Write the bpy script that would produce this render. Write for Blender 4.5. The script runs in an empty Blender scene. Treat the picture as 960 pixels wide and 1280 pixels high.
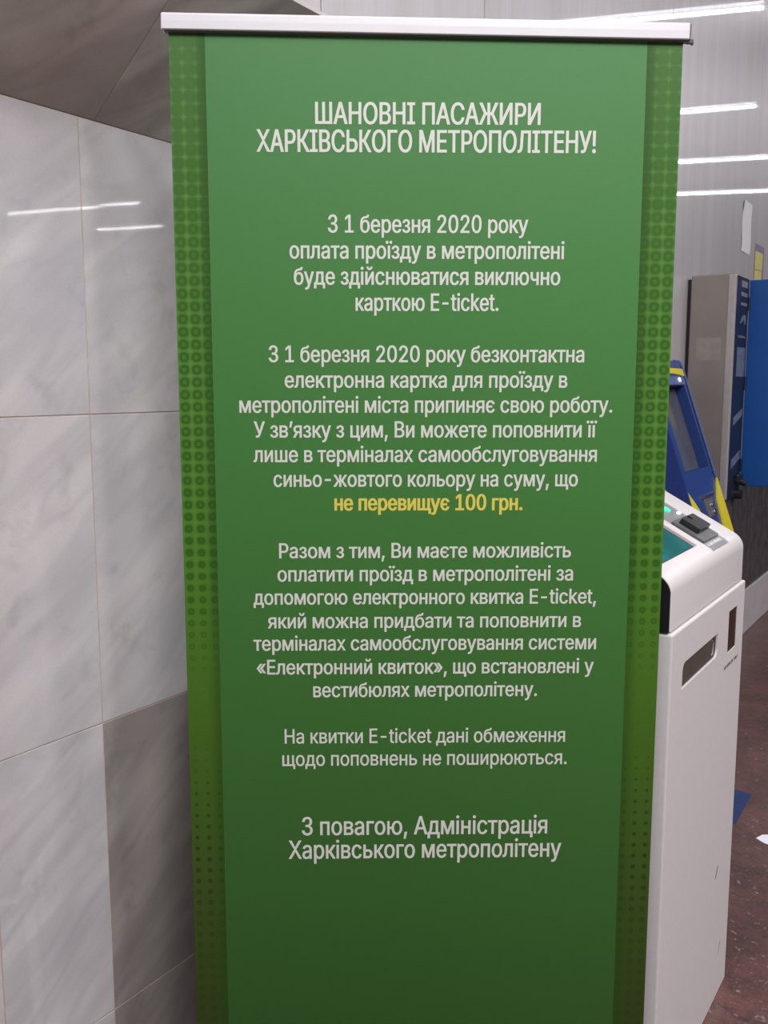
import bpy, bmesh, math, random
from mathutils import Vector, Matrix, Quaternion
from mathutils.geometry import interpolate_bezier, delaunay_2d_cdt
random.seed(7)
SC = bpy.context.scene
COL = SC.collection

# ------------------------------------------------------------------ camera
F = 1180.0                       # focal length in pixels of a 960x1280 frame
PITCH = math.atan(.1364)
YAW = math.radians(33.05)
CZ = 1.5
cam_data = bpy.data.cameras.new('camera')
cam_data.sensor_fit = 'VERTICAL'
cam_data.sensor_height = 36.0
cam_data.sensor_width = 27.0
cam_data.lens = 36.0 * F / 1280.0
cam_data.clip_start = .05
cam = bpy.data.objects.new('camera', cam_data)
COL.objects.link(cam)
cam.location = (0, 0, CZ)
cam.rotation_euler = (math.pi / 2 - PITCH, 0, YAW)
SC.camera = cam

SC.view_settings.view_transform = 'Standard'
SC.view_settings.look = 'None'
SC.view_settings.gamma = 1
SC.view_settings.use_curve_mapping = False
SC.view_settings.exposure = 0.0

world = bpy.data.worlds.new('world')
SC.world = world
world.use_nodes = True
world.node_tree.nodes['Background'].inputs[0].default_value = (.80, .78, .82, 1)
world.node_tree.nodes['Background'].inputs[1].default_value = .25


def area(loc, sx, sy, power, col=(1, .97, .98), rot=(0, 0, 0)):
    d = bpy.data.lights.new('added_light', 'AREA')
    d.shape = 'RECTANGLE'
    d.size, d.size_y = sx, sy
    d.energy = power
    d.color = col
    o = bpy.data.objects.new('added_light', d)
    o.location = loc
    o.rotation_euler = rot
    COL.objects.link(o)
    return o


# unseen area lights added under the ceiling to light banner and hall
area((.9, -.55, 3.93), 2.4, .7, 175)
area((1.9, .9, 3.93), 1.6, .35, 45)
area((1.2, 3.2, 3.93), 1.6, .35, 55)
area((3.2, 5.4, 3.93), 1.6, .35, 60)
area((1.6, 7.8, 3.93), 1.6, .35, 60)
area((4.5, 4.0, 3.93), 1.6, .35, 70)


# ------------------------------------------------------------------ materials
def new_mat(name):
    m = bpy.data.materials.new(name)
    m.use_nodes = True
    return m, m.node_tree, m.node_tree.nodes['Principled BSDF']


class NT:
    """small helper that writes math node chains"""
    def __init__(s, nt):
        s.nt = nt

    def node(s, t, **k):
        n = s.nt.nodes.new(t)
        for a, b in k.items():
            setattr(n, a, b)
        return n

    def put(s, sock, v):
        if isinstance(v, (int, float, tuple)):
            sock.default_value = v
        else:
            s.nt.links.new(v, sock)

    def m(s, op, a, b=0.0, c=0.0, clamp=False):
        n = s.node('ShaderNodeMath', operation=op, use_clamp=clamp)
        for i, v in enumerate((a, b, c)):
            s.put(n.inputs[i], v)
        return n.outputs[0]

    def smooth(s, x, lo, hi):
        n = s.node('ShaderNodeMapRange', interpolation_type='SMOOTHSTEP')
        s.put(n.inputs[0], x)
        s.put(n.inputs[1], lo)
        s.put(n.inputs[2], hi)
        return n.outputs[0]

    def ramp(s, x, stops, interp='LINEAR'):
        n = s.node('ShaderNodeValToRGB')
        cr = n.color_ramp
        cr.interpolation = interp
        while len(cr.elements) < len(stops):
            cr.elements.new(.5)
        for e, (p, c) in zip(cr.elements, sorted(stops)):
            e.position = p
            e.color = (c, c, c, 1) if isinstance(c, (int, float)) else (*c, 1)
        s.put(n.inputs[0], x)
        return n.outputs[0]

    def mix(s, f, a, b, mode='MIX'):
        n = s.node('ShaderNodeMix', data_type='RGBA', blend_type=mode)
        s.put(n.inputs[0], f)
        s.put(n.inputs[6], a if not isinstance(a, tuple) or len(a) == 4 else (*a, 1))
        s.put(n.inputs[7], b if not isinstance(b, tuple) or len(b) == 4 else (*b, 1))
        return n.outputs[2]

    def noise(s, vec, scale, detail=3, rough=.5, dist=0):
        n = s.node('ShaderNodeTexNoise')
        s.put(n.inputs['Vector'], vec)
        n.inputs['Scale'].default_value = scale
        n.inputs['Detail'].default_value = detail
        n.inputs['Roughness'].default_value = rough
        n.inputs['Distortion'].default_value = dist
        return n.outputs[0]


def plain(name, col, rough=.5, metal=0, spec=.5, wear=.06, scale=30, bump=0):
    m, nt, b = new_mat(name)
    t = NT(nt)
    co = t.node('ShaderNodeTexCoord').outputs['Object']
    n = t.noise(co, scale, 4)
    f = t.ramp(n, [(.3, 1 - wear), (.7, 1.0)])
    c = t.mix(1.0, (*col, 1), f, 'MULTIPLY')
    nt.links.new(c, b.inputs['Base Color'])
    b.inputs['Roughness'].default_value = rough
    b.inputs['Metallic'].default_value = metal
    b.inputs['Specular IOR Level'].default_value = spec
    if bump:
        bp = t.node('ShaderNodeBump')
        bp.inputs['Strength'].default_value = bump
        bp.inputs['Distance'].default_value = .001
        nt.links.new(t.noise(co, 900, 2), bp.inputs['Height'])
        nt.links.new(bp.outputs[0], b.inputs['Normal'])
    return m


def glow(name, col, strength):
    m, nt, b = new_mat(name)
    b.inputs['Base Color'].default_value = (*col, 1)
    b.inputs['Emission Color'].default_value = (*col, 1)
    b.inputs['Emission Strength'].default_value = strength
    return m


def marble(name, light, dark, warm, vein_rot=(.6, 0, 0), rough=.16, contrast=1.0):
    m, nt, b = new_mat(name)
    t = NT(nt)
    geo = t.node('ShaderNodeTexCoord').outputs['Object']
    rnd = t.node('ShaderNodeObjectInfo').outputs['Random']
    off = t.node('ShaderNodeCombineXYZ')
    nt.links.new(t.m('MULTIPLY', rnd, 13.0), off.inputs[1])
    nt.links.new(t.m('MULTIPLY', rnd, 7.0), off.inputs[2])
    add = t.node('ShaderNodeVectorMath', operation='ADD')
    nt.links.new(geo, add.inputs[0])
    nt.links.new(off.outputs[0], add.inputs[1])
    mp = t.node('ShaderNodeMapping')
    mp.inputs['Rotation'].default_value = vein_rot
    nt.links.new(add.outputs[0], mp.inputs[0])
    mp2 = t.node('ShaderNodeMapping')
    mp2.inputs['Scale'].default_value = (1, 1.0, 4.2)
    nt.links.new(mp.outputs[0], mp2.inputs[0])
    v = mp2.outputs[0]
    cloud = t.noise(v, 1.9, 3, .5, .3)
    streak = t.noise(v, 2.6, 2, .5, .4)
    fine = t.noise(add.outputs[0], 260, 2, .6)
    tone = t.noise(add.outputs[0], 1.7, 2)
    c = t.mix(t.ramp(cloud, [(.38, 0.0), (.66, contrast)]), (*light, 1), (*dark, 1))
    c = t.mix(t.ramp(tone, [(.4, 0.0), (.7, .55)]), c, (*warm, 1))
    ridge = t.m('ABSOLUTE', t.m('SUBTRACT', streak, .5))
    c = t.mix(t.ramp(ridge, [(0.0, .16 * contrast), (.10, 0.0)]), c, (dark[0] * .62, dark[1] * .62, dark[2] * .64, 1))
    spot = t.noise(add.outputs[0], 9.0, 3, .6, .3)
    c = t.mix(t.ramp(spot, [(.58, 0.0), (.76, .5)]), c, (dark[0] * .6, dark[1] * .6, dark[2] * .6, 1))
    c = t.mix(1.0, c, t.ramp(fine, [(.3, .93), (.7, 1.0)]), 'MULTIPLY')
    nt.links.new(c, b.inputs['Base Color'])
    b.inputs['Roughness'].default_value = rough
    return m


M = {}
M['marble'] = marble('pale_polished_marble', (.66, .64, .655), (.55, .54, .565), (.66, .615, .60), (-.65, 0, 0), .03, 1.5)
M['marble_shaded'] = marble('brown_marble_and_shade', (.40, .365, .345), (.28, .255, .25), (.38, .34, .315), (-.65, 0, 0), .05, 1.4)  # darker stone, with part of the banner's shadow put into its colour
M['marble_dim'] = marble('brown_grey_marble', (.80, .74, .70), (.50, .455, .425), (.74, .67, .62), (-.6, 0, 0), .3, 1.6)
M['grout'] = plain('tan_joint_mortar', (.56, .46, .41), .9, wear=.2)
M['white_paint'] = plain('white_powder_coat', (.72, .69, .695), .42, wear=.04, scale=90, bump=.06)
M['white_paint_side'] = M['white_paint']
M['black_plastic'] = plain('black_plastic', (.016, .016, .018), .38, wear=.2)
M['dark_hole'] = plain('brown_tray_plastic', (.10, .078, .066), .5, wear=.3, scale=60)
M['red_hole'] = plain('dark_red_slot_inside', (.05, .018, .018), .4, wear=.3)
M['grey_plate'] = plain('grey_satin_plate', (.30, .31, .32), .38, .3, wear=.08)
M['grey_dark_plate'] = plain('dark_grey_satin_plate', (.15, .155, .165), .4, .2, wear=.08)
M['label_grey'] = plain('light_grey_label', (.55, .55, .58), .5)
M['grey_lab'] = plain('mid_grey_label', (.42, .42, .45), .5)
M['ink_soft'] = plain('grey_ink', (.16, .15, .18), .6)
M['ink'] = plain('dark_ink', (.05, .05, .07), .6)
M['rail'] = plain('white_aluminium', (.80, .79, .83), .3, 0, wear=.02)
M['grey_cap'] = plain('grey_plastic_cap', (.16, .15, .16), .4)
M['alu'] = plain('silver_aluminium', (.62, .62, .64), .3, .9)
M['print_white'] = plain('white_print', (.69, .71, .65), .5, wear=.02)
M['print_yellow'] = plain('yellow_print', (.70, .62, .10), .5, wear=.02)
M['kiosk_blue'] = plain('blue_lacquer', (.028, .062, .24), .28, wear=.12)
M['kiosk_blue_sheen'] = plain('blue_lacquer_sheen', (.10, .16, .42), .25, wear=.08)  # paler blue that paints reflection and rim highlight on the kiosk
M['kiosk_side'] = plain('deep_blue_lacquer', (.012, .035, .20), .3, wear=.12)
M['yellow'] = plain('yellow_lacquer', (.78, .66, .03), .35, wear=.05)
M['screen_grey'] = plain('dark_grey_screen_glass', (.12, .125, .14), .1, wear=.3, scale=6)
M['chrome'] = plain('chrome', (.7, .68, .68), .15, 1)
M['cab_beige'] = plain('beige_grey_paint', (.30, .265, .245), .42, .2, wear=.18, scale=5)
M['cab_faint'] = plain('faded_beige_label', (.345, .305, .285), .45, .2, wear=.15)
M['cab_edge'] = plain('pale_beige_edge', (.48, .45, .44), .28, .2, wear=.08)
M['navy'] = plain('navy_panel', (.016, .023, .052), .4, wear=.3, scale=12)
M['door_blue'] = plain('bright_blue_paint', (.006, .085, .36), .4, wear=.10, scale=4)
M['sticker_white'] = plain('pale_blue_white_sticker', (.20, .23, .34), .5, wear=.5)
M['paper'] = plain('white_paper', (.86, .86, .92), .6, wear=.05)
M['poster_yellow'] = plain('yellow_poster', (.72, .68, .22), .5, wear=.15)
M['poster_purple'] = plain('purple_poster_edge', (.28, .22, .36), .5, wear=.1)
M['floor_blue'] = plain('blue_floor_film', (.018, .042, .15), .5, wear=.3, scale=40)
M['plaster'] = plain('pale_plaster', (.62, .60, .60), .8)
M['ceiling'] = plain('white_ceiling', (.55, .54, .54), .8)
M['hall_stone'] = plain('hall_stone', (.40, .38, .37), .6, wear=.2, scale=2)
M['dado'] = plain('dark_polished_stone', (.11, .108, .124), .22, wear=.5, scale=14)
M['plinth'] = plain('grey_steel_plinth', (.72, .70, .73), .3, .1, wear=.15, scale=8)
M['tube'] = glow('lamp_tube_glow', (1, .97, 1.0), 36)
M['led_green'] = glow('green_led', (.05, .75, .45), .7)
M['led_white'] = glow('white_led', (.9, .95, 1), .9)

# brushed stainless steel: sharp + soft lobes, vertical brushing
m, nt, b = new_mat('brushed_stainless_steel')
t = NT(nt)
co = t.node('ShaderNodeTexCoord').outputs['Object']
mp = t.node('ShaderNodeMapping')
mp.inputs['Scale'].default_value = (1, 1, .045)
nt.links.new(co, mp.inputs[0])
br = t.noise(mp.outputs[0], 7, 5, .6)
br2 = t.noise(mp.outputs[0], 60, 2, .6)
colr = t.mix(1.0, t.ramp(br, [(.3, (.58, .565, .575)), (.7, (.67, .66, .70))]), t.ramp(br2, [(.3, .93), (.7, 1.0)]), 'MULTIPLY')
nt.links.new(colr, b.inputs['Base Color'])
b.inputs['Metallic'].default_value = .35
b.inputs['Roughness'].default_value = .5
b.inputs['Anisotropic'].default_value = .6
gl = t.node('ShaderNodeBsdfAnisotropic')
gl.inputs['Color'].default_value = (.85, .84, .86, 1)
gl.inputs['Roughness'].default_value = .03
mx = t.node('ShaderNodeMixShader')
mx.inputs[0].default_value = .16
out = nt.nodes['Material Output']
nt.links.new(b.outputs[0], mx.inputs[1])
nt.links.new(gl.outputs[0], mx.inputs[2])
nt.links.new(mx.outputs[0], out.inputs[0])
M['steel'] = m

# red-brown polished granite
m, nt, b = new_mat('red_brown_granite')
t = NT(nt)
co = t.node('ShaderNodeTexCoord').outputs['Object']
big = t.noise(co, 5, 5, .65)
mid = t.noise(co, 26, 4, .7, .6)
fine = t.noise(co, 120, 3, .7)
c = t.ramp(big, [(.35, (.070, .037, .032)), (.65, (.145, .066, .058))])
c = t.mix(t.ramp(mid, [(.50, 0.0), (.68, .75)]), c, (.035, .028, .027, 1))
c = t.mix(t.ramp(t.noise(co, 42, 3, .6, .5), [(.62, 0.0), (.70, .55)]), c, (.40, .33, .28, 1))
c = t.mix(t.ramp(fine, [(.58, 0.0), (.72, .5)]), c, (.32, .22, .19, 1))
nt.links.new(c, b.inputs['Base Color'])
b.inputs['Roughness'].default_value = .32
M['granite'] = m

# teal touch screen with a pale band
m, nt, b = new_mat('teal_screen')
t = NT(nt)
co = t.node('ShaderNodeTexCoord').outputs['Object']
n1 = t.noise(co, 7, 2)
c = t.ramp(n1, [(.35, (.005, .11, .11)), (.6, (.012, .17, .17)), (.75, (.08, .26, .29))])
nt.links.new(c, b.inputs['Base Color'])
nt.links.new(c, b.inputs['Emission Color'])
b.inputs['Emission Strength'].default_value = .16
b.inputs['Roughness'].default_value = .12
M['teal'] = m


# ------------------------------------------------------------------ geometry helpers
def obj(name, bm, mat, parent=None, loc=None, smooth=False):
    me = bpy.data.meshes.new(name)
    bmesh.ops.recalc_face_normals(bm, faces=bm.faces)
    bm.to_mesh(me)
    bm.free()
    if smooth:
        for p in me.polygons:
            p.use_smooth = True
    me.materials.append(mat)
    o = bpy.data.objects.new(name, me)
    COL.objects.link(o)
    if parent:
        o.parent = parent
    if loc:
        o.location = loc
    return o


def thing(name, label, cat, loc=(0, 0, 0), group=None):
    o = bpy.data.objects.new(name, None)
    o.empty_display_size = .1
    COL.objects.link(o)
    o.location = loc
    tag(o, label, cat, group)
    return o


def tag(o, label, cat, group=None):
    o['label'] = label
    o['category'] = cat
    if group:
        o['group'] = group
    return o


def box(bm, x0, x1, y0, y1, z0, z1, bev=0, seg=2):
    r = bmesh.ops.create_cube(bm, size=1)
    for v in r['verts']:
        v.co = Vector(((x0 + x1) / 2 + v.co.x * (x1 - x0), (y0 + y1) / 2 + v.co.y * (y1 - y0), (z0 + z1) / 2 + v.co.z * (z1 - z0)))
    if bev:
        es = list({e for v in r['verts'] for e in v.link_edges})
        bmesh.ops.bevel(bm, geom=es, offset=bev, segments=seg, affect='EDGES', profile=.5)
    return bm


def bx(*a, **k):
    return box(bmesh.new(), *a, **k)


def prism(pts, y0, y1, bev=0, seg=3, bm=None):
    """closed XZ profile extruded along Y"""
    bm = bm or bmesh.new()
    a = [bm.verts.new((x, y0, z)) for x, z in pts]
    c = [bm.verts.new((x, y1, z)) for x, z in pts]
    n = len(pts)
    fs = [bm.faces.new(a), bm.faces.new(c[::-1])]
    for i in range(n):
        j = (i + 1) % n
        fs.append(bm.faces.new((a[j], a[i], c[i], c[j])))
    bmesh.ops.recalc_face_normals(bm, faces=fs)
    if bev:
        es = [e for e in bm.edges if all(v in a for v in e.verts) or all(v in c for v in e.verts)]
        bmesh.ops.bevel(bm, geom=es, offset=bev, segments=seg, affect='EDGES', profile=.5)
    return bm


def tube(bm, p0, p1, r, seg=14):
    p0, p1 = Vector(p0), Vector(p1)
    d = p1 - p0
    q = d.to_track_quat('Z', 'Y').to_matrix().to_4x4()
    bmesh.ops.create_cone(bm, cap_ends=True, segments=seg, radius1=r, radius2=r, depth=d.length,
                          matrix=Matrix.Translation((p0 + p1) / 2) @ q)
    return bm


def rrect(w0, w1, h0, h1, r, corners=(1, 1, 1, 1), n=6):
    """rounded rectangle outline, corners: bl, br, tr, tl"""
    pts = []
    cs = [(w0, h0, 180, corners[0], 1, 1), (w1, h0, 270, corners[1], -1, 1),
          (w1, h1, 0, corners[2], -1, -1), (w0, h1, 90, corners[3], 1, -1)]
    for cx, cy, a0, on, sx, sy in cs:
        rr = r * on
        if rr <= 0:
            pts.append((cx, cy))
            continue
        for k in range(n + 1):
            a = math.radians(a0 + 90 * k / n)
            pts.append((cx + sx * rr + rr * math.cos(a), cy + sy * rr + rr * math.sin(a)))
    return pts


def extrude_on(pts, mat4, d0, d1):
    """outline (u, v) extruded along local w between d0 and d1, then placed by mat4"""
    bm = bmesh.new()
    a = [bm.verts.new(mat4 @ Vector((u, v, d0))) for u, v in pts]
    c = [bm.verts.new(mat4 @ Vector((u, v, d1))) for u, v in pts]
    bm.faces.new(a[::-1])
    bm.faces.new(c)
    for i in range(len(pts)):
        j = (i + 1) % len(pts)
        bm.faces.new((a[i], a[j], c[j], c[i]))
    bmesh.ops.recalc_face_normals(bm, faces=bm.faces)
    return bm


def cut(o, bms):
    """subtract the given bmesh solids from object o"""
    tmp = []
    for bm in bms:
        me = bpy.data.meshes.new('cutter')
        bm.to_mesh(me)
        bm.free()
        c = bpy.data.objects.new('cutter', me)
        COL.objects.link(c)
        c.parent = o.parent
        md = o.modifiers.new('b', 'BOOLEAN')
        md.operation = 'DIFFERENCE'
        md.solver = 'EXACT'
        md.object = c
        tmp.append(c)
    bpy.context.view_layer.update()
    dg = bpy.context.evaluated_depsgraph_get()
    me = bpy.data.meshes.new_from_object(o.evaluated_get(dg))
    o.modifiers.clear()
    o.data = me
    for c in tmp:
        cm = c.data
        bpy.data.objects.remove(c)
        bpy.data.meshes.remove(cm)


def soften(o, deg=32):
    """smooth shading that keeps edges sharper than deg"""
    bm = bmesh.new()
    bm.from_mesh(o.data)
    for f in bm.faces:
        f.smooth = True
    for e in bm.edges:
        if len(e.link_faces) != 2 or e.calc_face_angle(0) > math.radians(deg):
            e.smooth = False
    bm.to_mesh(o.data)
    bm.free()


def frame(origin, u, v):
    """4x4 matrix whose local x, y, z are u, v and their cross product"""
    u = Vector(u).normalized()
    v = Vector(v).normalized()
    w = u.cross(v)
    m = Matrix((u, v, w)).transposed().to_4x4()
    return Matrix.Translation(origin) @ m


def marks(bm, mat4, u0, u1, v0, v1, n, w0=0, w1=.0006, seed=1):
    """a row of tiny unreadable printed strokes"""
    r = random.Random(seed)
    du = (u1 - u0) / n
    for i in range(n):
        if r.random() < .12:
            continue
        a = u0 + i * du
        b_ = a + du * r.uniform(.45, .8)
        lo = v0 + (v1 - v0) * r.uniform(0, .2)
        hi = v1 - (v1 - v0) * r.uniform(0, .3)
        q = [mat4 @ Vector(c) for c in ((a, lo, w0), (b_, lo, w0), (b_, hi, w0), (a, hi, w0),
                                        (a, lo, w1), (b_, lo, w1), (b_, hi, w1), (a, hi, w1))]
        vs = [bm.verts.new(c) for c in q]
        for f in ((0, 3, 2, 1), (4, 5, 6, 7), (0, 1, 5, 4), (1, 2, 6, 5), (2, 3, 7, 6), (3, 0, 4, 7)):
            bm.faces.new([vs[k] for k in f])
    return bm


def fused(o):
    o['kind'] = 'stuff'
    return o


def struct(o):
    o['kind'] = 'structure'
    return o


# ------------------------------------------------------------------ the hall
XM = -1.42        # face of the marble wall
XS = -1.22        # face of the steel wall
struct(obj('floor', bx(-2.4, 12, -5, 20, -.1, 0), M['granite']))
struct(obj('ceiling', bx(-2.4, 12, -5, 20, 4.1, 4.2), M['ceiling']))
struct(obj('wall_far', bx(-2.4, 12, 20, 20.2, 0, 4.1), M['hall_stone']))
struct(obj('wall_near', bx(-2.4, 12, -5.2, -5, 0, 4.1), M['hall_stone']))
struct(obj('wall_opposite', bx(12, 12.2, -5, 20, 0, 4.1), M['hall_stone']))

# marble wall of separate slabs
YE = 1.64
wall = struct(obj('wall_left', bx(XM - .25, XM - .0011, -5, YE, 0, 1.972), M['grout']))
zs = [0, .24, .845, 1.442, 1.972]
ys = [-5 + .6 * k for k in range(10)] + [.935, 1.18, YE]
ys = sorted(set(ys))
g = .0014
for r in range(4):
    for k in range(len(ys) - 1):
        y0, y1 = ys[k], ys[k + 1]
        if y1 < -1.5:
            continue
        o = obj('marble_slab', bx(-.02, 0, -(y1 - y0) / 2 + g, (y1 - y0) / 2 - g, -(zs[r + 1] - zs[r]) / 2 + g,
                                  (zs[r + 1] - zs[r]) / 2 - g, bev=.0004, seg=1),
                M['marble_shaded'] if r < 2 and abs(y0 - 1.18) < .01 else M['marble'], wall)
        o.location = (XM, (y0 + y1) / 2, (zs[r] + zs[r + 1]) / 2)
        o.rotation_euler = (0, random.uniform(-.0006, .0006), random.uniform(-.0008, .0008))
bmc = bx(XM - .02, XM, -5, -1.6, 0, 1.972)
obj('marble_slab', bmc, M['marble'], wall)

# outward sloping cornice of dark marble above the wall
cor = struct(obj('trim_1', prism([(XM - .25, 1.974), (XM - .012, 1.974), (-1.165, 2.188), (-1.165, 2.2), (XM - .25, 2.2)], -5, YE), M['marble_dim']))
sl = Vector((-1.150 - XM, 0, 2.197 - 1.971))
sn = Vector((sl.z, 0, -sl.x)).normalized()
ln = sl.length
for y0, y1 in [(-5, -.62), (-.62, .28), (.28, 1.2158), (1.2168, YE)]:
    fr = frame((XM, 0, 1.973), (0, 1, 0), sl)
    o = obj('cornice_slab', extrude_on([(y0, 0), (y1, 0), (y1, ln), (y0, ln)], fr, -.02, 0), M['marble_dim'], cor)
    bmt = bmesh.new()
    bmt.from_mesh(o.data)
    bmesh.ops.recalc_face_normals(bmt, faces=bmt.faces)
    bmt.to_mesh(o.data)
    bmt.free()

# steel clad wall, panels with vertical joints
wr = struct(obj('wall_right', bx(-2.4, XS - .012, YE + .002, 20, .0, 4.1), M['grey_cap']))
sy = [YE, 2.362, 4.0, 5.64, 7.28, 8.1, 9.7, 11.3, 20]
for i in range(len(sy) - 1):
    obj('steel_panel', bx(XS - .01, XS, sy[i] + .002, sy[i + 1] - .002, .98 if sy[i] > 4 else .27, 4.09, bev=.001 if abs(sy[i] - 5.64) < .01 else 0, seg=1), M['steel'], wr)
obj('steel_return', bx(XM - .02, XS - .012, YE + .0005, YE + .004, 0, 4.09), M['steel'], wr)
wu = struct(obj('wall_upper', bx(-2.4, XS - .012, -5, YE, 2.2, 4.1), M['grey_cap']))
for y0, y1 in [(-5, .0), (.0, .82), (.82, YE)]:
    obj('steel_panel', bx(XS - .01, XS, y0 + .002, y1 - .002, 2.202, 4.09), M['steel'], wu)
struct(obj('trim_2', bx(XS - .012, XS + .004, 4.0, 20, .27, .98, bev=.002), M['dado']))
struct(obj('baseboard_right', bx(XS - .012, XS + .012, YE + .002, 20, 0, .268, bev=.003), M['plinth']))

# ceiling lamps: rows seen only as streaks mirrored in the steel and the marble
LG = 'twin tube lamps under the hall ceiling'
LL = ['slim ceiling tube lamp mirrored as the topmost white streak on the steel wall',
      'slim ceiling tube lamp mirrored as the second white streak down the steel wall',
      'slim ceiling tube lamp mirrored as the third white streak down the steel wall',
      'slim ceiling tube lamp mirrored as the lowest white streak on the steel wall',
      'slim ceiling tube lamp mirrored as the upper long streak across the pale marble wall',
      'short ceiling tube lamp mirrored at the right end of the upper marble streak',
      'slim ceiling tube lamp mirrored as the lower short streak on the pale marble wall']


def make_lamp():
    t_ = thing('ceiling_lamp', LL[0], 'lamp', group=LG)
    obj('lamp_housing', bx(-.63, .63, -.075, .075, .022, .098, bev=.006), M['grey_dark_plate'], t_)  # unseen housing made wide and dark to keep tube light off the ceiling
    obj('lamp_tube', tube(bmesh.new(), (-.6, 0, 0), (.6, 0, 0), .013, 10), M['tube'], t_)
    for s in (-1, 1):
        obj('lamp_socket', bx(s * .61 - .012, s * .61 + .012, -.02, .02, -.02, .032), M['grey_plate'], t_)
    return t_


proto = None
lamps = [((-.23, 6.82), 161.7, 1.41), ((.27, 9.24), 165, 1.3), ((.35, 11.42), 161, 1.25), ((.8, 13.33), 158, 1.35),
         ((9.2, 9.25), 168, 2.1), ((7.74, 9.47), 162, .62), ((9.2, 10.96), 164, 1.2)]
for li, ((x, y), a, L) in enumerate(lamps):
    if proto is None:
        proto = o = make_lamp()
    else:
        o = proto.copy()
        COL.objects.link(o)
        for ch in proto.children:
            c = ch.copy()
            COL.objects.link(c)
            c.parent = o
    o['label'] = LL[li]
    o.location = (x, y, 4.0)
    o.rotation_euler = (0, 0, math.radians(a))
    o.scale = (L / 1.2, 1, 1) if x < 5 else (L / 1.2, .5, .5)

# ------------------------------------------------------------------ roll-up banner
BY = YAW + math.radians(1.0)
HD = 1.649
bc = Vector((-math.sin(YAW) * HD + math.cos(YAW) * .071, math.cos(YAW) * HD + math.sin(YAW) * .071, 0))
ban = thing('banner_stand', 'tall green roll-up banner stand printed with a Ukrainian passenger notice', 'banner', bc)
ban.rotation_euler = (0, 0, BY)
BW, ZT, ZB = .425, 2.070, .10


def cam_ray(px, py):
    a, b_ = (px - 480) / F, (640 - py) / F
    d = Vector((a, math.cos(PITCH) + b_ * math.sin(PITCH), -math.sin(PITCH) + b_ * math.cos(PITCH)))
    return Matrix.Rotation(YAW, 3, 'Z') @ d


BI = Matrix.Rotation(-BY, 3, 'Z')


def on_banner(px, py):
    """point of the banner face (its own x, z, metres) where a measured photo point lies"""
    o_ = BI @ (Vector((0, 0, CZ)) - bc)
    d = BI @ cam_ray(px, py)
    t_ = -o_.y / d.y
    return o_.x + d.x * t_, o_.z + d.z * t_


# print of the fabric
m, nt, b = new_mat('green_banner_print')
t = NT(nt)
sep = t.node('ShaderNodeSeparateXYZ')
nt.links.new(t.node('ShaderNodeTexCoord').outputs['Object'], sep.inputs[0])
X, Z = sep.outputs[0], sep.outputs[2]
P = .0213
BANDW = .0594


def pos(py):
    return (on_banner(230, py)[1] - ZB) / (ZT - ZB)


v = t.m('DIVIDE', t.m('SUBTRACT', Z, ZB), ZT - ZB)
ax = t.m('ABSOLUTE', X)
d_edge = t.m('SUBTRACT', BW, ax)
cu = t.m('SUBTRACT', t.m('FRACT', t.m('DIVIDE', d_edge, P)), .5)
cv = t.m('SUBTRACT', t.m('FRACT', t.m('DIVIDE', Z, P)), .5)
cu2, cv2 = t.m('POWER', t.m('ABSOLUTE', cu), 2.3), t.m('POWER', t.m('ABSOLUTE', cv), 2.3)
dist = t.m('POWER', t.m('ADD', cu2, cv2), 1 / 2.3)
cheb = t.m('MAXIMUM', t.m('ABSOLUTE', cu), t.m('ABSOLUTE', cv))


def fn(pts):
    return t.ramp(v, [(max(0, min(1, pos(py))), val) for py, val in pts])


r_out = fn([(40, .50), (200, .47), (300, .43), (400, .41), (560, .38), (680, .34), (760, .30), (830, .22), (870, .05), (930, .06), (1000, .13), (1080, .19), (1140, .21), (1250, .24)])
r_in = fn([(40, .0), (180, .0), (300, .14), (400, .16), (500, .18), (600, .13), (670, .05), (740, .03), (790, .12), (850, .15), (880, .0), (1060, .0), (1110, .08), (1160, .13), (1250, .15)])
amp = fn([(40, .10), (120, .18), (220, .27), (330, .42), (450, .60), (600, .66), (700, .62), (770, .45), (830, .30), (870, .18), (930, .30), (990, .75), (1090, .80), (1150, .60), (1200, .35), (1280, .28)])
outer = t.m('SUBTRACT', 1.0, t.smooth(dist, t.m('SUBTRACT', r_out, .10), t.m('ADD', r_out, .08)))
inner = t.smooth(dist, t.m('SUBTRACT', r_in, .05), t.m('ADD', r_in, .06))
dot = t.m('MULTIPLY', outer, t.m('ADD', .25, t.m('MULTIPLY', inner, .75)))
core = t.m('MULTIPLY', t.m('SUBTRACT', 1.0, t.smooth(dist, .03, .09)), fn([(150, 0.0), (260, .8), (430, .7), (480, .1), (1280, 0.0)]))
dot = t.m('MAXIMUM', dot, core)
dot = t.m('MULTIPLY', dot, amp)
gridl = t.m('MULTIPLY', t.smooth(t.m('ADD', t.m('ABSOLUTE', cu), t.m('ABSOLUTE', cv)), .66, .95), fn([(60, .12), (400, .17), (600, .12), (800, .0)]))
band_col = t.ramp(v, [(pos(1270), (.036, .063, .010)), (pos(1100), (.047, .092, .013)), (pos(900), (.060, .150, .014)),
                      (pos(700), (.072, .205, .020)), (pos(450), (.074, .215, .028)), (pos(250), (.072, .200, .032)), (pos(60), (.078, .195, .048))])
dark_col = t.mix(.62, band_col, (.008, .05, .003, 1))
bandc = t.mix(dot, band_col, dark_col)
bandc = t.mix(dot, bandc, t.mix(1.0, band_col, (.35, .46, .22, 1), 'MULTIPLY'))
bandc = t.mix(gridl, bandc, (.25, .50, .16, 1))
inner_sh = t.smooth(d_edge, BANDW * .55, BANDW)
bandc = t.mix(t.m('MULTIPLY', inner_sh, .62), bandc, (.02, .075, .008, 1))
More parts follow.
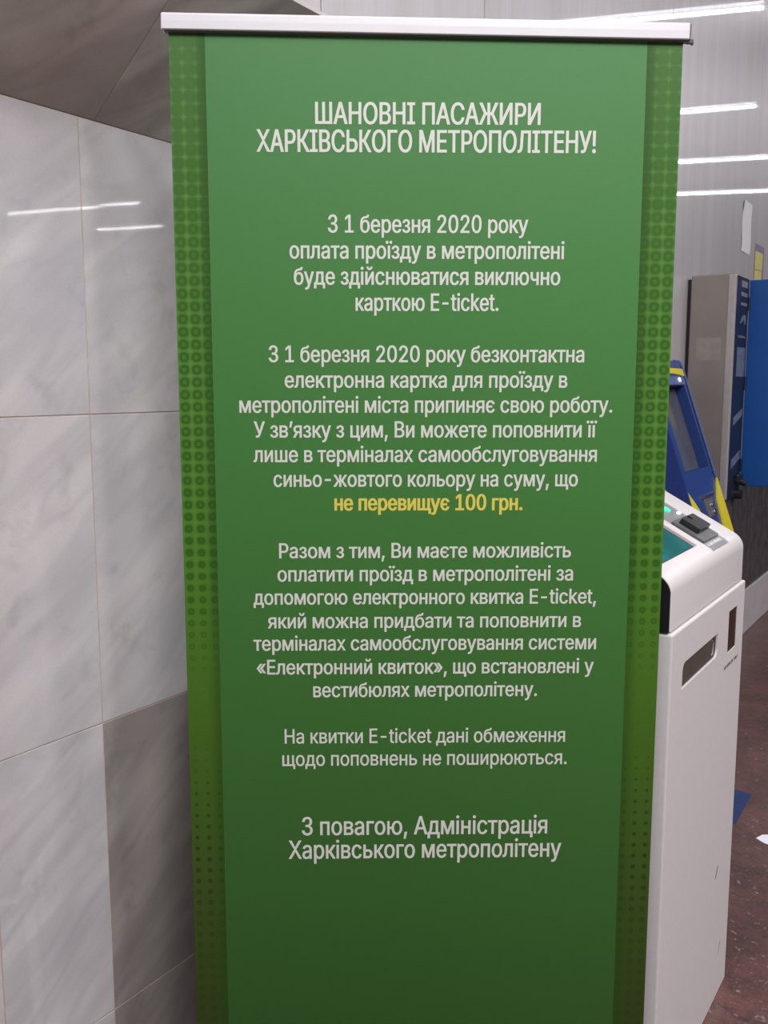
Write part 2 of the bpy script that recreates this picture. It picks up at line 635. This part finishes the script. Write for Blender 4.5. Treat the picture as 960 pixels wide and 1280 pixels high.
cent = t.ramp(v, [(pos(1270), (.033, .110, .021)), (pos(1050), (.041, .137, .028)), (pos(850), (.047, .160, .033)),
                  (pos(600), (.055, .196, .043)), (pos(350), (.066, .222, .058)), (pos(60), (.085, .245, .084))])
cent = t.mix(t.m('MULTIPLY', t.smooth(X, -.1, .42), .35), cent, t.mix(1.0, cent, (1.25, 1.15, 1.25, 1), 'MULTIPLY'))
isband = t.m('LESS_THAN', d_edge, BANDW)
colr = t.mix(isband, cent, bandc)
rail_shade = t.smooth(Z, ZT - .022, ZT)  # shade under the top rail, painted into the fabric colour
colr = t.mix(t.m('MULTIPLY', rail_shade, .25), colr, (.05, .10, .05, 1))
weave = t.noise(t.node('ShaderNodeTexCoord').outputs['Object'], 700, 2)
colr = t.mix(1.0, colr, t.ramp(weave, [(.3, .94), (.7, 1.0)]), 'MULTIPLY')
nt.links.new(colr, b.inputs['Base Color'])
b.inputs['Roughness'].default_value = .55
b.inputs['Specular IOR Level'].default_value = .25
M['banner'] = m

TILT = .0127                                    # the rail hangs a little lower on the right


def top_z(x):
    return ZT - x * TILT


bmf = bmesh.new()
n = 24
front = []
for s in (-.0005, .0005):
    row = []
    for i in range(n + 1):
        x = -BW + 2 * BW * i / n
        row.append((bmf.verts.new((x, s, ZB)), bmf.verts.new((x, s, top_z(x)))))
    front.append(row)
for side, row in enumerate(front):
    for i in range(n):
        q = (row[i][0], row[i + 1][0], row[i + 1][1], row[i][1])
        bmf.faces.new(q if side == 0 else q[::-1])
for i in range(n):
    for k in (0, 1):
        bmf.faces.new((front[0][i][k], front[0][i + 1][k], front[1][i + 1][k], front[1][i][k]))
for i in (0, n):
    bmf.faces.new((front[0][i][0], front[0][i][1], front[1][i][1], front[1][i][0]))
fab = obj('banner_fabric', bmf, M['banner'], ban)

# top clamp rail
prof = [(-.0105, -.003), (-.0115, -.002), (-.0118, .010), (-.0115, .0195), (-.010, .0225), (-.003, .0235), (.004, .0235), (.009, .020), (.010, .012), (.008, 0), (.004, -.003)]
bmr = bmesh.new()
L = .4325
a = [bmr.verts.new((-L - .001, y, z)) for y, z in prof]
c = [bmr.verts.new((L - .001, y, z)) for y, z in prof]
bmr.faces.new(a)
bmr.faces.new(c[::-1])
for i in range(len(prof)):
    j = (i + 1) % len(prof)
    bmr.faces.new((a[i], a[j], c[j], c[i]))
bmesh.ops.recalc_face_normals(bmr, faces=bmr.faces)
rail = obj('top_rail', bmr, M['rail'], ban)
rail.location = (0, 0, ZT)
rail.rotation_euler = (0, TILT, 0)
obj('rail_lip', bx(-L + .002, L + .001, -.0065, .0065, -.0050, -.003), M['grey_cap'], rail)
for s in (-1, 1):
    bme = bx(s * L + (-.003 if s > 0 else -.003), s * L + .003, -.009, .0085, -.003, .022, bev=.001)
    if s > 0:
        tube(bme, (L - .002, -.002, -.005), (L + .0075, -.002, -.005), .0035, 10)
        tube(bme, (L + .006, -.002, -.005), (L + .0085, -.002, -.005), .005, 10)
    obj('end_cap', bme, M['grey_cap'] if s > 0 else M['rail'], rail)
# pole, cassette and feet
obj('support_pole', tube(bmesh.new(), (0, .03, .06), (0, .012, ZT), .008, 12), M['alu'], ban)
casing = obj('base_cassette', bx(-.43, .43, -.036, .045, .028, .105, bev=.014, seg=3), M['alu'], ban)
for s in (-1, 1):
    obj('foot', bx(s * .30 - .02, s * .30 + .02, -.17, .16, 0, .028, bev=.004), M['alu'], casing)
    obj('end_plate', bx(s * .433 - .004, s * .433 + .004, -.038, .047, .026, .107, bev=.003), M['grey_cap'], casing)

# printed lettering: (text, left px, right px, baseline px, capital height px, weight)
LINES = [
    ('ШАНОВНІ ПАСАЖИРИ', 394, 675.5, 155.5, 27, .013),
    ('ХАРКІВСЬКОГО МЕТРОПОЛІТЕНУ!', 321, 744.5, 190.5, 27.5, .013),
    ('З 1 березня 2020 року', 410, 660, 291, 22, .012),
    ('оплата проїзду в метрополітені', 362, 705, 323.5, 21.5, .012),
    ('буде здійснюватися виключно', 367.5, 700, 356, 21.5, .012),
    ('карткою E-ticket.', 444.5, 623, 388.5, 21.5, .012),
    ('З 1 березня 2020 року безконтактна', 336, 730, 452.7, 20.5, .012),
    ('електронна картка для проїзду в', 356, 709, 484.5, 20, .012),
    ('метрополітені міста припиняє свою роботу.', 299.4, 765, 515.7, 20, .012),
    ('У зв’язку з цим, Ви можете поповнити її', 317.6, 745.7, 546.7, 20, .012),
    ('лише в терміналах самообслуговування', 317, 745.7, 577.2, 19.5, .012),
    ('синьо-жовтого кольору на суму, що', 342, 722, 608, 19.5, .012),
    ('не перевищує 100 грн.', 418, 653, 637.6, 19.5, .020),
    ('Разом з тим, Ви маєте можливість', 349, 713.4, 697, 18.4, .012),
    ('оплатити проїзд в метрополітені за', 347, 716, 726, 18.4, .012),
    ('допомогою електронного квитка E-ticket,', 317, 744.7, 754.8, 18.2, .012),
    ('який можна придбати та поповнити в', 335, 726, 784.3, 18, .012),
    ('терміналах самообслуговування системи', 317, 744.7, 812.2, 18, .012),
    ('«Електронний квиток», що встановлені у', 321, 741.6, 841.8, 18, .012),
    ('вестибюлях метрополітену.', 391.6, 671, 870.4, 17.8, .012),
    ('На квитки E-ticket дані обмеження', 356, 706, 928, 17.8, .008),
    ('щодо поповнень не поширюються.', 353, 708, 956, 17.8, .008),
    ('З повагою, Адміністрація', 377.5, 683.7, 1042.5, 22.5, .010),
    ('Харківського метрополітену', 361, 701, 1071.7, 22.5, .010),
]


def sans_font():
    """the sans-serif interface font that ships inside Blender"""
    import os
    for base in (bpy.utils.system_resource('DATAFILES') or '', os.path.join(bpy.utils.resource_path('LOCAL'), 'datafiles')):
        p = os.path.join(base, 'fonts', 'Inter.woff2')
        if os.path.exists(p):
            try:
                return bpy.data.fonts.load(p)
            except RuntimeError:
                pass
    return None


SANS = sans_font()


def text_loops(body):
    """closed glyph outlines of one line of lettering, as (is_hole, points)"""
    cu_ = bpy.data.curves.new('lettering', 'FONT')
    if SANS:
        cu_.font = SANS
    cu_.body = body
    cu_.size = 1
    o_ = bpy.data.objects.new('lettering', cu_)
    COL.objects.link(o_)
    bpy.context.view_layer.update()
    dg = bpy.context.evaluated_depsgraph_get()
    crv = o_.evaluated_get(dg).to_curve(dg)
    loops = []
    for sp in crv.splines:
        pts = []
        bp_ = sp.bezier_points
        if len(bp_):
            for i in range(len(bp_)):
                a, c = bp_[i], bp_[(i + 1) % len(bp_)]
                straight = (a.handle_right - a.co).cross(c.co - a.co).length < 1e-7 and (c.handle_left - c.co).cross(c.co - a.co).length < 1e-7
                n_ = 2 if straight else 5
                pts += [p.to_2d() for p in interpolate_bezier(a.co, a.handle_right, c.handle_left, c.co, n_)[:-1]]
        else:
            pts = [p.co.to_2d() for p in sp.points]
        cl = []
        for p in pts:
            if not cl or (p - cl[-1]).length > 1e-5:
                cl.append(p)
        if len(cl) > 2 and (cl[0] - cl[-1]).length < 1e-5:
            cl.pop()
        if len(cl) > 2:
            loops.append(cl)
    bpy.data.objects.remove(o_)
    ar = [sum(p.x * q.y - q.x * p.y for p, q in zip(l, l[1:] + l[:1])) / 2 for l in loops]
    big_ = max(ar, key=abs)
    return [(a * big_ < 0, l if a > 0 else l[::-1]) for a, l in zip(ar, loops)]


def grow(poly, w):
    """move a counter-clockwise outline outwards by w (x) and w / 2 (y)"""
    out_ = []
    n_ = len(poly)
    for i in range(n_):
        e0 = (poly[i] - poly[i - 1]).normalized()
        e1 = (poly[(i + 1) % n_] - poly[i]).normalized()
        n0, n1 = Vector((e0.y, -e0.x)), Vector((e1.y, -e1.x))
        d_ = (n0 + n1) / max(.45, 1 + n0.dot(n1))
        out_.append(poly[i] + Vector((d_.x * w, d_.y * w * .5)))
    return out_


ref = text_loops('Н')
CAP = max(p.y for _, l in ref for p in l)
for s, x0, x1, yb, ch, w in LINES:
    loops = text_loops(s)
    ax0, z0 = on_banner(x0, yb)
    ax1, z1 = on_banner(x1, yb)
    xm = (x0 + x1) / 2
    zb_ = on_banner(xm, yb)[1]
    sz = (on_banner(xm, yb - ch)[1] - zb_) / CAP
    half = w * sz
    mnx = min(p.x for _, l in loops for p in l)
    mxx = max(p.x for _, l in loops for p in l)
    sx = (ax1 - ax0 - 2 * half) / (mxx - mnx)
    placed = []
    for hole, l in loops:
        l = [Vector((ax0 + half + (p.x - mnx) * sx, zb_ + p.y * sz)) for p in l]
        placed.append((hole, grow(l, -half if hole else half)))
    # cluster outlines into glyphs, triangulate each glyph under the non-zero winding rule
    items = sorted(((min(p.x for p in l), max(p.x for p in l), hole, l) for hole, l in placed), key=lambda q: q[0])
    glyphs = []
    for a, c, hole, l in items:
        if glyphs and a < glyphs[-1][0]:
            glyphs[-1][0] = max(glyphs[-1][0], c)
            glyphs[-1][1].append((hole, l))
        else:
            glyphs.append([c, [(hole, l)]])
    vs, fs = [], []
    for _, ls in glyphs:
        flat, edges, segs = [], [], []
        for hole, l in ls:
            b0 = len(flat)
            flat += [p * 100 for p in l]
            n_ = len(l)
            edges += [(b0 + k, b0 + (k + 1) % n_) for k in range(n_)]
            sg = -1 if hole else 1
            segs += [(l[k] * 100, l[(k + 1) % n_] * 100, sg) for k in range(n_)]
        ov, oe, of, _, _, _ = delaunay_2d_cdt(flat, edges, [], 0, 1e-5)
        base = len(vs)
        vs += [(p.x / 100, -.0010, p.y / 100) for p in ov]
        for tr in of:
            cx = sum(ov[k].x for k in tr) / len(tr)
            cy = sum(ov[k].y for k in tr) / len(tr)
            wn = 0
            for p, q, sg in segs:
                if (p.y > cy) != (q.y > cy) and cx < (q.x - p.x) * (cy - p.y) / (q.y - p.y) + p.x:
                    wn += sg if q.y > p.y else -sg
            if wn != 0:
                fs.append([base + k for k in tr])
    me = bpy.data.meshes.new('printed_line')
    me.from_pydata(vs, [], fs)
    me.materials.append(M['print_yellow'] if 'перевищує' in s else M['print_white'])
    o = bpy.data.objects.new('printed_line', me)
    COL.objects.link(o)
    o.parent = fab
    if 'перевищує' in s:
        o['label'] = 'yellow printed line of text'

# ------------------------------------------------------------------ white ticket validator
FX, Y0, Y1 = -.485, 1.735, 2.338
tm = thing('payment_terminal', 'white floor-standing payment terminal with slanted screen top behind green banner', 'terminal', (-.78, 2.03, 0))
inv = Vector((.78, -2.03, 0))


def tmo(name, bm, mat, parent=None, smooth=False):
    bm.transform(Matrix.Translation(inv))
    return obj(name, bm, mat, parent or tm, smooth=smooth)


def shift(bm):
    bm.transform(Matrix.Translation(inv))
    return bm


FP = frame((FX, 0, 0), (0, 1, 0), (0, 0, 1))       # u = Y, v = Z, w = +X
body = tmo('cabinet_body', bx(-1.08, FX, Y0, Y1, .0, 1.032, bev=.004, seg=2), M['white_paint'])
tray_o = rrect(1.815, 2.09, .905, .957, .018, (0, 1, 0, 1))
slot_o = rrect(2.185, 2.265, .887, .985, .001, (0, 0, 0, 0))
cut(body, [shift(extrude_on(tray_o, FP, -.008, .02)), shift(extrude_on(slot_o, FP, -.006, .02))])
tray_in = rrect(1.8135, 2.0915, .9035, .9585, .018, (0, 1, 0, 1))
tmo('coin_tray', extrude_on(rrect(1.816, 2.089, .906, .956, .0175, (0, 1, 0, 1)), FP, -.0079, -.0042), M['black_plastic'])
tmo('tray_flap', extrude_on(rrect(1.8175, 2.055, .9125, .9545, .016, (0, 1, 1, 1)), FP, -.0042, -.002), M['dark_hole'])
bmq = bmesh.new()
prev = None
for k in range(9):
    a_ = math.radians(-70 + 140 * k / 8)
    p = Vector((FX - .0012, 2.040 + .016 * math.cos(a_), .934 + .018 * math.sin(a_)))
    if prev is not None:
        tube(bmq, prev, p, .0007, 6)
    prev = p
tmo('tray_flap_rim', bmq, M['label_grey'])
tmo('card_slot', extrude_on(rrect(2.186, 2.264, .888, .984, .001, (0, 0, 0, 0)), FP, -.0059, -.0015), M['red_hole'])
bmt = marks(bmesh.new(), FP, 2.160, 2.292, .853, .862, 26, 0.0002, .0006, 5)
fused(tmo('printed_caption', bmt, M['ink_soft']))
bms = extrude_on([(2.176, .340), (2.184, .342), (2.200, .362), (2.198, .365)], FP, .0002, .0006)
tmo('scratch', bms, M['ink'])
bms = extrude_on([(2.246, .115), (2.249, .115), (2.262, .138), (2.260, .142)], FP, .0002, .0006)
tmo('scratch', bms, M['grey_plate'])

HX = FX - .006
SL = math.tan(math.radians(28))


def slope_z(x):
    return 1.132 + (FX - x) * SL


hp = [(HX, 1.036), (HX, 1.110)]
p0, p1, p2 = Vector((HX, 1.110)), Vector((HX, 1.133)), Vector((HX - .02, slope_z(HX - .02)))
for k in range(1, 8):
    s = k / 8
    q = p0 * (1 - s) ** 2 + p1 * 2 * s * (1 - s) + p2 * s * s
    hp.append((q.x, q.y))
hp += [(HX - .02, slope_z(HX - .02)), (-1.02, slope_z(-1.02)), (-1.06, slope_z(-1.04)), (-1.07, 1.38), (-1.07, 1.036)]
head = tmo('head_shell', prism(hp, Y0 + .001, Y1 - .008, bev=.008, seg=4), M['white_paint'])
ca, sa = math.cos(math.radians(28)), math.sin(math.radians(28))
TP = frame((FX, 0, 1.132), (0, 1, 0), (-ca, 0, sa))   # u = Y, v = up the slope, w = outward
if (TP.to_3x3() @ Vector((0, 0, 1))).z < 0:
    raise RuntimeError('slope frame')
cut(head, [shift(extrude_on(rrect(1.775, 2.045, .048, .40, .004), TP, -.014, .03)),
           shift(extrude_on(rrect(2.082, 2.222, .018, .43, .003), TP, -.004, .03))])
soften(head)
bez = tmo('screen_bezel', extrude_on(rrect(1.7755, 2.0445, .0485, .3995, .004), TP, -.0138, -.006), M['black_plastic'])
tmo('touch_screen', extrude_on(rrect(1.785, 2.030, .053, .386, .002), TP, -.0059, -.0045), M['teal'])
strip = tmo('reader_panel', extrude_on(rrect(2.0825, 2.2215, .0185, .4295, .003), TP, -.0039, -.0022), M['grey_plate'])
tmo('reader_step', extrude_on(rrect(2.090, 2.216, .046, .128, .002), TP, -.0021, .004), M['grey_dark_plate'])
rb = extrude_on(rrect(2.112, 2.205, .070, .118, .004), TP, .0042, .0165)
reader = tmo('card_reader', rb, M['black_plastic'])
cut(reader, [shift(extrude_on([(2.150, .125), (2.150, .108), (2.157, .102), (2.164, .108), (2.164, .125)], TP, .010, .03))])
lab = tmo('reader_label', extrude_on(rrect(2.092, 2.214, .031, .042, .001), TP, -.0021, -.0012), M['grey_lab'])
fused(tmo('label_marks', marks(bmesh.new(), TP, 2.10, 2.205, .033, .040, 13, -.0011, -.0007, 9), M['rail']))


def disc(u, v_, ru, rv, w0, w1, n_=20):
    return extrude_on([(u + ru * math.cos(2 * math.pi * k / n_), v_ + rv * math.sin(2 * math.pi * k / n_)) for k in range(n_)], TP, w0, w1)


tmo('status_light', disc(2.170, .168, .016, .010, -.0021, .0015), M['led_green'])
tmo('indicator_light', disc(2.206, .146, .011, .005, -.0021, .0005), M['led_white'])
# black cheek on the near side of the head
ins = [(x - .0015 if abs(x - HX) < 1e-6 else x - .001, z if z < 1.04 else z - .004) for x, z in hp]
tmo('side_cheek', prism(ins, Y0 - .0015, Y0 + .004), M['black_plastic'])

# ------------------------------------------------------------------ blue and yellow kiosk
KA, KB = Vector((-1.17, 0, 1.582)), Vector((-.92, 0, .864))
ky0, ky1 = 3.66, 4.14
ks = thing('self_service_kiosk', 'blue and yellow self-service kiosk with a leaning screen face behind white terminal', 'kiosk', (-1.05, 3.9, 0))
kinv = Vector((1.05, -3.9, 0))


def kso(name, bm, mat, parent=None):
    bm.transform(Matrix.Translation(kinv))
    return obj(name, bm, mat, parent or ks)


kd = (KB - KA).normalized()
KP = frame(KA, (0, 1, 0), kd)                       # u = Y, v = down the face
if (KP.to_3x3() @ Vector((0, 0, 1))).x < 0:
    KP = KP @ Matrix.Scale(-1, 4, (0, 0, 1))
kp = [(-1.205, 0), (-.93, 0), (-.905, .02), (-.905, .80), (-.92, .864), (-1.163, 1.562), (-1.172, 1.584), (-1.185, 1.594), (-1.205, 1.596)]
kb = kso('kiosk_body', prism(kp, ky0 + .012, ky1 - .012, bev=.004, seg=2), M['kiosk_blue'])
sc_o = rrect(3.735, 4.088, .095, .455, .004)
c1 = extrude_on(sc_o, KP, -.045, .03)
c1.transform(Matrix.Translation(kinv))
cut(kb, [c1])
kso('display', extrude_on(rrect(3.738, 4.085, .098, .452, .003), KP, -.0449, -.040), M['screen_grey'])
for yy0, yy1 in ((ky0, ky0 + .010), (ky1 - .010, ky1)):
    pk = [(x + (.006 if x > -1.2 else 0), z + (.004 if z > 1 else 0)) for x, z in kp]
    kso('side_panel', prism(pk, yy0, yy1, bev=.002, seg=1), M['kiosk_side'] if yy0 == ky0 else M['kiosk_blue_sheen'])  # far panel carries the rim highlight as a paler colour
kso('face_stripe', extrude_on([(4.134, .508), (4.137, .53), (4.137, .772), (4.015, .738), (4.045, .60)], KP, .0002, .0078), M['yellow'])
kso('face_stripe', extrude_on([(3.68, .545), (3.672, .525), (3.73, .575), (3.765, .61), (3.79, .66), (3.79, .735), (3.674, .748)], KP, .0002, .0025), M['yellow'])
kso('edge_gap', extrude_on(rrect(ky1 - .024, ky1 - .0102, .01, .765, .001), KP, .0001, .0012), M['black_plastic'])
arc = []
for k in range(11):
    s = k / 10
    arc.append((3.672 + .456 * s, .024 - .003 * math.sin(math.pi * s)))
for k in range(10, -1, -1):
    s = k / 10
    arc.append((3.672 + .456 * s, .056 - .012 * math.sin(math.pi * s)))
kso('top_sheen', extrude_on(rrect(3.676, ky1 - .026, .058, .092, .002), KP, .0001, .0012), M['kiosk_blue_sheen'])  # pale strip painting the reflection on the upper face
kso('top_stripe', extrude_on(arc, KP, .0002, .0025), M['yellow'])
disp = kso('ticket_dispenser', extrude_on(rrect(3.855, 3.985, .562, .655, .02), KP, .0, .004), M['grey_dark_plate'])
bmd = bmesh.new()
tube(bmd, KP @ Vector((3.85, .568, .006)), KP @ Vector((3.99, .568, .006)), .009, 12)
kso('dispenser_bar', bmd, M['chrome'])
for u_, v_ in ((3.95, .61), (3.955, .640)):
    kso('dispenser_knob', tube(bmesh.new(), KP @ Vector((u_, v_, .006)), KP @ Vector((u_, v_, .010)), .012, 12), M['chrome'])
bmd = bmesh.new()
tube(bmd, KP @ Vector((4.035, .072, 0)), KP @ Vector((4.035, .072, .006)), .010, 12)
kso('camera_eye', bmd, M['led_white'])
bmd = bmesh.new()
prev = None
for k in range(9):
    s = k / 8
    p = Vector((-1.10 + .115 * s, ky0 - .001, 1.19 - .42 * s - .03 * math.sin(math.pi * s)))
    if prev is not None:
        tube(bmd, prev, p, .003, 6)
    prev = p
kso('side_line', bmd, M['yellow'])

# ------------------------------------------------------------------ grey wall cabinet with an open blue door
cb = thing('wall_cabinet', 'beige-grey metal wall cabinet with navy front and blue door standing open', 'cabinet', (-1.11, 4.49, .9))
cinv = Vector((1.11, -4.49, -.9))


def cbo(name, bm, mat, parent=None):
    bm.transform(Matrix.Translation(cinv))
    return obj(name, bm, mat, parent or cb)


CY0, CY1, CX = 4.363, 4.615, -1.008
cbo('cabinet_case', bx(-1.203, CX - .004, CY0, CY1, .975, 1.975, bev=.006, seg=3), M['cab_beige'])
cbo('lower_box', bx(-1.203, CX - .012, CY0 + .006, CY1 - .01, .29, .973, bev=.003), M['dado'])
cbo('shadow_gap_plate', bx(XS + .001, -1.203, CY0 + .015, CY1 - .015, .985, 1.96), M['black_plastic'])  # black filler standing in for the shadow gap behind the case
cbo('corner_trim', bx(-1.042, CX, CY0 - .003, CY0 + .022, .978, 1.972, bev=.006, seg=3), M['cab_edge'])
cbo('faint_label', bx(-1.17, -1.06, CY0 - .0006, CY0 - .0001, 1.60, 1.70), M['cab_faint'])
fp = cbo('front_panel', bx(CX - .004, CX + .001, CY0 + .024, CY1 - .006, .98, 1.968), M['navy'])
CP = frame((CX + .001, 0, 0), (0, 1, 0), (0, 0, 1))
for (a0, a1, z0, z1, sk, mt) in [(4.46, 4.575, 1.925, 1.952, 0, 'grey_plate'), (4.46, 4.575, 1.885, 1.903, 0, 'grey_plate'), (4.46, 4.575, 1.845, 1.858, 0, 'grey_plate'),
                                 (4.43, 4.585, 1.53, 1.66, 0, 'sticker_white'), (4.42, 4.585, 1.31, 1.345, .04, 'sticker_white'),
                                 (4.42, 4.585, 1.115, 1.155, .04, 'sticker_white')]:
    bmk = extrude_on([(a0, z0), (a1, z0 + sk), (a1, z1 + sk), (a0, z1)], CP, .0002, .001)
    cbo('sticker', bmk, M[mt], fp)
bmk = extrude_on([(4.45, 1.765), (4.48, 1.765), (4.53, 1.788), (4.545, 1.762), (4.57, 1.765), (4.57, 1.805), (4.51, 1.805)], CP, .0002, .001)
cbo('sticker', bmk, M['sticker_white'], fp)
bmk = marks(bmesh.new(), CP, 4.44, 4.575, 1.70, 1.715, 9, .0002, .0008, 3)
fused(cbo('printed_marks', marks(bmk, CP, 4.44, 4.575, 1.625, 1.640, 9, .0012, .0016, 4), M['grey_plate'], fp))
bml = bx(CX, CX + .022, 4.50, 4.58, 1.045, 1.085, bev=.006)
tube(bml, (CX + .02, 4.54, 1.05), (CX + .045, 4.54, 1.04), .014, 10)
tube(bml, (CX, 4.53, .99), (CX + .03, 4.53, .99), .022, 10)
cbo('lock', bml, M['black_plastic'])
door = cbo('cabinet_door', bx(CX + .002, CX + .302, CY1 - .004, CY1 + .018, 1.024, 1.966, bev=.003), M['door_blue'])
for z in (1.12, 1.5, 1.86):
    cbo('hinge', tube(bmesh.new(), (CX + .004, CY1 - .008, z - .03), (CX + .004, CY1 - .008, z + .03), .006, 8), M['navy'], door)

# ------------------------------------------------------------------ papers on the steel wall
SP = frame((XS, 0, 0), (0, 1, 0), (0, 0, 1))


def sheet(bm_pts, w0, w1):
    return extrude_on(bm_pts, SP, w0, w1)


bms = bmesh.new()
cols = 6
gridv = []
for i in range(cols + 1):
    rowv = []
    for j in range(9):
        u_ = 5.34 + .205 * i / cols
        z_ = 2.195 + .265 * j / 8 
        wv = .002 + .006 * max(0, (j - 6) / 2) * (1 - i / cols) + .002 * math.sin(i + j)
        rowv.append(bms.verts.new((XS + max(.0012, wv), u_, z_)))
    gridv.append(rowv)
for i in range(cols):
    for j in range(8):
        bms.faces.new((gridv[i][j], gridv[i + 1][j], gridv[i + 1][j + 1], gridv[i][j + 1]))
o = obj('paper_sheet', bms, M['paper'])
md = o.modifiers.new('thick', 'SOLIDIFY')
md.thickness = .0006
md.offset = 1
tag(o, 'white paper sheet taped on the steel wall above the wall cabinet', 'paper')
po = thing('wall_poster', 'narrow yellow poster with a purple border on the steel wall', 'poster', (XS, 5.79, 2.07))
pinv = Matrix.Translation((-XS, -5.79, -2.07))
bmp = sheet([(5.67, 1.96), (5.905, 1.96), (5.905, 2.275), (5.67, 2.275)], .0008, .002)
bmp.transform(pinv)
obj('poster_border', bmp, M['poster_purple'], po)
bmp = sheet([(5.68, 1.97), (5.84, 1.97), (5.875, 2.235), (5.68, 2.235)], .0021, .0028)
bmp.transform(pinv)
obj('poster_field', bmp, M['poster_yellow'], po)
bmp = sheet([(5.68, 2.13), (5.85, 2.137), (5.85, 2.142), (5.68, 2.135)], .0029, .0033)
bmp.transform(pinv)
obj('poster_rule', bmp, M['poster_purple'], po)

# ------------------------------------------------------------------ floor markings
ZP = Matrix.Identity(4)
o = obj('floor_sticker', extrude_on([(-.78, 3.52), (-.666, 3.508), (-.662, 3.229), (-.78, 3.1)], ZP, .0003, .0012), M['floor_blue'])
tag(o, 'blue film sticker with a pointed edge on the dark red floor', 'sticker')
o = obj('paper_scrap', extrude_on([(-.580, 3.160), (-.567, 3.196), (-.47, 3.26), (-.40, 3.23), (-.46, 3.11), (-.553, 3.140)], ZP, .0003, .0015), M['paper'])
tag(o, 'pointed white paper scrap lying on the dark red floor', 'paper')
